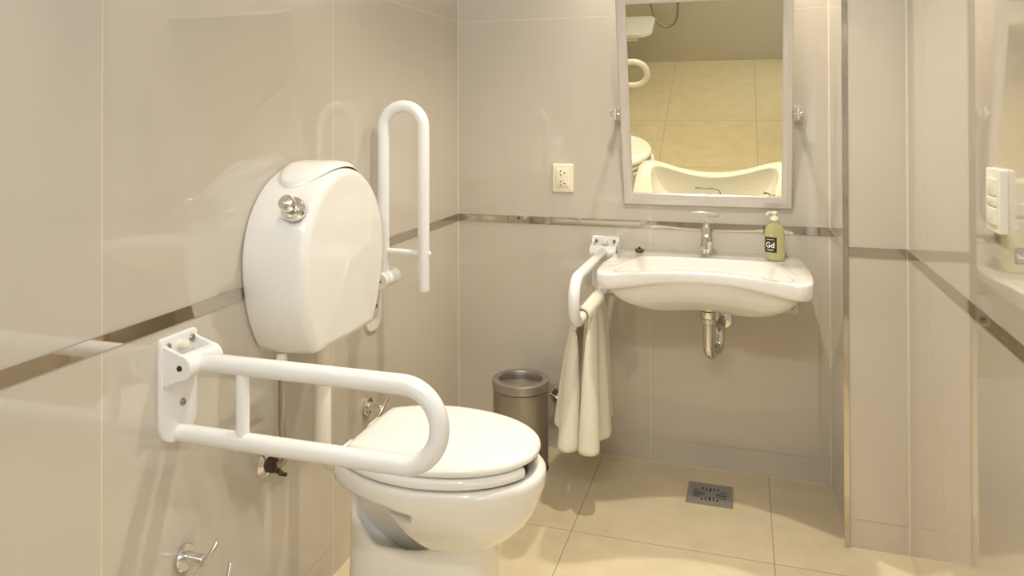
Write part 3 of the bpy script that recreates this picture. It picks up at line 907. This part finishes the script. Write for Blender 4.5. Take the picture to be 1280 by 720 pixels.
# grate plate with real slots: a grid of cells, slot cells left out
cw = .142 / 71
def is_slot(i, j):
    x = (i - 35) * .002; y = (j - 35.5) * .002
    ax, ay = abs(x), abs(y)
    if abs(ax) < .036:                                              # bars across the top and bottom
        k = round(x / .013)
        if abs(k) <= 2 and abs(x - k * .013) < .0026:
            lo = .020 if abs(k) <= 1 else .030
            hi = .047 if abs(k) <= 1 else .046
            if k == 0: lo = .018
            if lo < ay < hi: return True
    if ay < .032:                                                   # bars at the left and right
        k = round(y / .0125)
        if abs(k) <= 2 and abs(y - k * .0125) < .0034:
            lo = (.018, .020, .033)[abs(k)]
            if lo < ax < .056: return True
    return False
bm = B()
NX, NY = 71, 72
cells = [[not is_slot(i, j) for j in range(NY)] for i in range(NX)]
vt = {}
def gv(i, j, z):
    key = (i, j, z)
    if key not in vt: vt[key] = bm.verts.new((gx0 + i * cw, gy0 + j * cw, z))
    return vt[key]
za, zb2 = .0014, .0030
for i in range(NX):
    for j in range(NY):
        if not cells[i][j]: continue
        bm.faces.new((gv(i, j, zb2), gv(i + 1, j, zb2), gv(i + 1, j + 1, zb2), gv(i, j + 1, zb2)))
        bm.faces.new((gv(i, j + 1, za), gv(i + 1, j + 1, za), gv(i + 1, j, za), gv(i, j, za)))
        for di, dj, p, q in ((-1, 0, (0, 0), (0, 1)), (1, 0, (1, 1), (1, 0)), (0, -1, (1, 0), (0, 0)), (0, 1, (0, 1), (1, 1))):
            a_, b_ = i + di, j + dj
            if 0 <= a_ < NX and 0 <= b_ < NY and cells[a_][b_]: continue
            bm.faces.new((gv(i + p[0], j + p[1], za), gv(i + p[0], j + p[1], zb2), gv(i + q[0], j + q[1], zb2), gv(i + q[0], j + q[1], za)))
obj('grate', bm, M['grate'], dr, smooth=False)
bm = B()
for (a, b, c, d) in ((gx0 - .005, gx0, gy0 - .005, gy1 + .005), (gx1, gx1 + .005, gy0 - .005, gy1 + .005), (gx0, gx1, gy0 - .005, gy0), (gx0, gx1, gy1, gy1 + .005)): box(bm, a, b, c, d, .0, .003)
obj('drain_frame', bm, M['steel'], dr, smooth=False)

# ================================================================== SHOWER CORNER (seen only in the mirror)
ss = thing('folding_bench', (XL, -.0, .50), 'white fold-down shower bench seen in the mirror, on the left wall', 'bench')
outl = rrect(XL + .06, -.635, -.17, .18, (.10, .03, .03, .05), 10)
bm = B(); prism(bm, outl, lambda u, v, t: Vector((u, v, t)), .470, .500, .010)
obj('bench_board', bm, M['seat'], ss)
bm = B(); box(bm, XL, XL + .06, -.12, .12, .44, .50); tube(bm, [(XL + .02, .16, .452), (-.735, .16, .452)], .014, 16)
obj('support_frame', bm, M['pvc'], ss, bevel=.002)
sh = thing('shower_hose', (-.56, YR, .33), 'grey steel shower hose looping on the rear wall, seen in the mirror', 'shower hose')
bm = B()
hp = [(-.72, YR + .012, 1.30), (-.705, YR + .05, 1.0), (-.69, YR + .07, .70), (-.685, YR + .075, .50), (-.655, YR + .08, .375), (-.575, YR + .08, .325), (-.50, YR + .08, .365), (-.478, YR + .075, .48), (-.474, YR + .06, .75), (-.474, YR + .04, 1.00)]
tube(bm, [Vector(q) for q in chaikin(hp, 3, False)], .0075, 12)
obj('hose_tube', bm, M['hose'], sh)
bm = B(); lathe(bm, [(.028, 0), (.028, .008), (.014, .012), (.014, .045), (.010, .048)], (-.474, YR, 1.01), (0, 1, 0), 24)
obj('wall_elbow', bm, M['chrome'], sh)
bm = B(); lathe(bm, [(.026, 0), (.026, .010), (.016, .013), (.016, .03)], (-.72, YR, 1.31), (0, 1, 0), 24)
obj('upper_union', bm, M['chrome'], sh)

# ================================================================== LIGHT
WARM = (1.0, .905, .745)
def spot_lamp(name, loc, power, size=.05, color=WARM, ang=150, blend=.6, target=None):
    l = bpy.data.lights.new(name, 'SPOT'); l.energy = power; l.color = color; l.shadow_soft_size = size
    l.spot_size = math.radians(ang); l.spot_blend = blend
    o = bpy.data.objects.new(name, l); o.location = loc; link(o)
    if target is not None:
        o.rotation_euler = (Vector(target) - Vector(loc)).to_track_quat('-Z', 'Y').to_euler()
    return o
spot_lamp('downlight_lamp', (-.14, 2.74, ZC - .06), 96, .028, ang=104, blend=.8)
spot_lamp('downlight_lamp', (-.20, 1.92, ZC - .06), 96, .028, ang=104, blend=.8)
spot_lamp('downlight_lamp', (-.20, 0.56, ZC - .06), 40, .028, ang=104, blend=.8)
# daylight through the open doorway
l = bpy.data.lights.new('doorway_daylight', 'AREA'); l.shape = 'RECTANGLE'; l.size = .80; l.size_y = 2.0; l.energy = 15; l.color = (.80, .90, 1.0)
o = bpy.data.objects.new('doorway_daylight', l); o.location = (XR + .30, 0.0, 1.05); o.rotation_euler = (0, PI / 2, 0); link(o)
o.rotation_euler = Vector((-1, .25, 0)).to_track_quat('-Z', 'Z').to_euler()
# added cool fill light, set in the opening of the unseen rear window
l = bpy.data.lights.new('rear_fill_light', 'AREA'); l.shape = 'RECTANGLE'; l.size = 1.32; l.size_y = .17; l.energy = 58; l.color = (.90, .95, 1.0)
o = bpy.data.objects.new('rear_fill_light', l); o.location = ((WX0 + WX1) / 2, YR - .09, (WZ0 + WZ1) / 2); link(o)
o.rotation_euler = Vector((0, 1, -.22)).to_track_quat('-Z', 'Z').to_euler()
w = bpy.data.worlds.new('world'); sc.world = w; w.use_nodes = True
bg = w.node_tree.nodes['Background']; bg.inputs[0].default_value = (.85, .92, 1.0, 1); bg.inputs[1].default_value = .8

# ================================================================== CAMERA
cam = bpy.data.cameras.new('camera'); co = bpy.data.objects.new('camera', cam); link(co)
Fv = Vector((-0.3008059, 0.9536483, 0.0084099)); Rv = Vector((0.9536738, 0.3008341, -0.0022858)); Uv = Vector((0.0047099, -0.0073327, 0.9999620))
co.matrix_world = Matrix(((Rv.x, Uv.x, -Fv.x, 0), (Rv.y, Uv.y, -Fv.y, 0), (Rv.z, Uv.z, -Fv.z, 1.30), (0, 0, 0, 1)))
cam.sensor_fit = 'HORIZONTAL'; cam.sensor_width = 36
cam.lens = 956.895 / 1280 * 36
cam.shift_x = (640 - 628.604) / 1280
cam.shift_y = (137.0275 - 360) / 1280
cam.clip_start = .01
sc.camera = co

vs_ = sc.view_settings
vs_.view_transform = 'Standard'; vs_.look = 'None'; vs_.gamma = 1; vs_.use_curve_mapping = False
vs_.exposure = -0.27
sc.cycles.use_denoising = True
try: sc.cycles.denoiser = 'OPENIMAGEDENOISE'
except Exception: pass
sc.cycles.max_bounces = 12; sc.cycles.diffuse_bounces = 6; sc.cycles.glossy_bounces = 6
sc.cycles.sample_clamp_indirect = 6
sc.cycles.caustics_reflective = False; sc.cycles.caustics_refractive = False
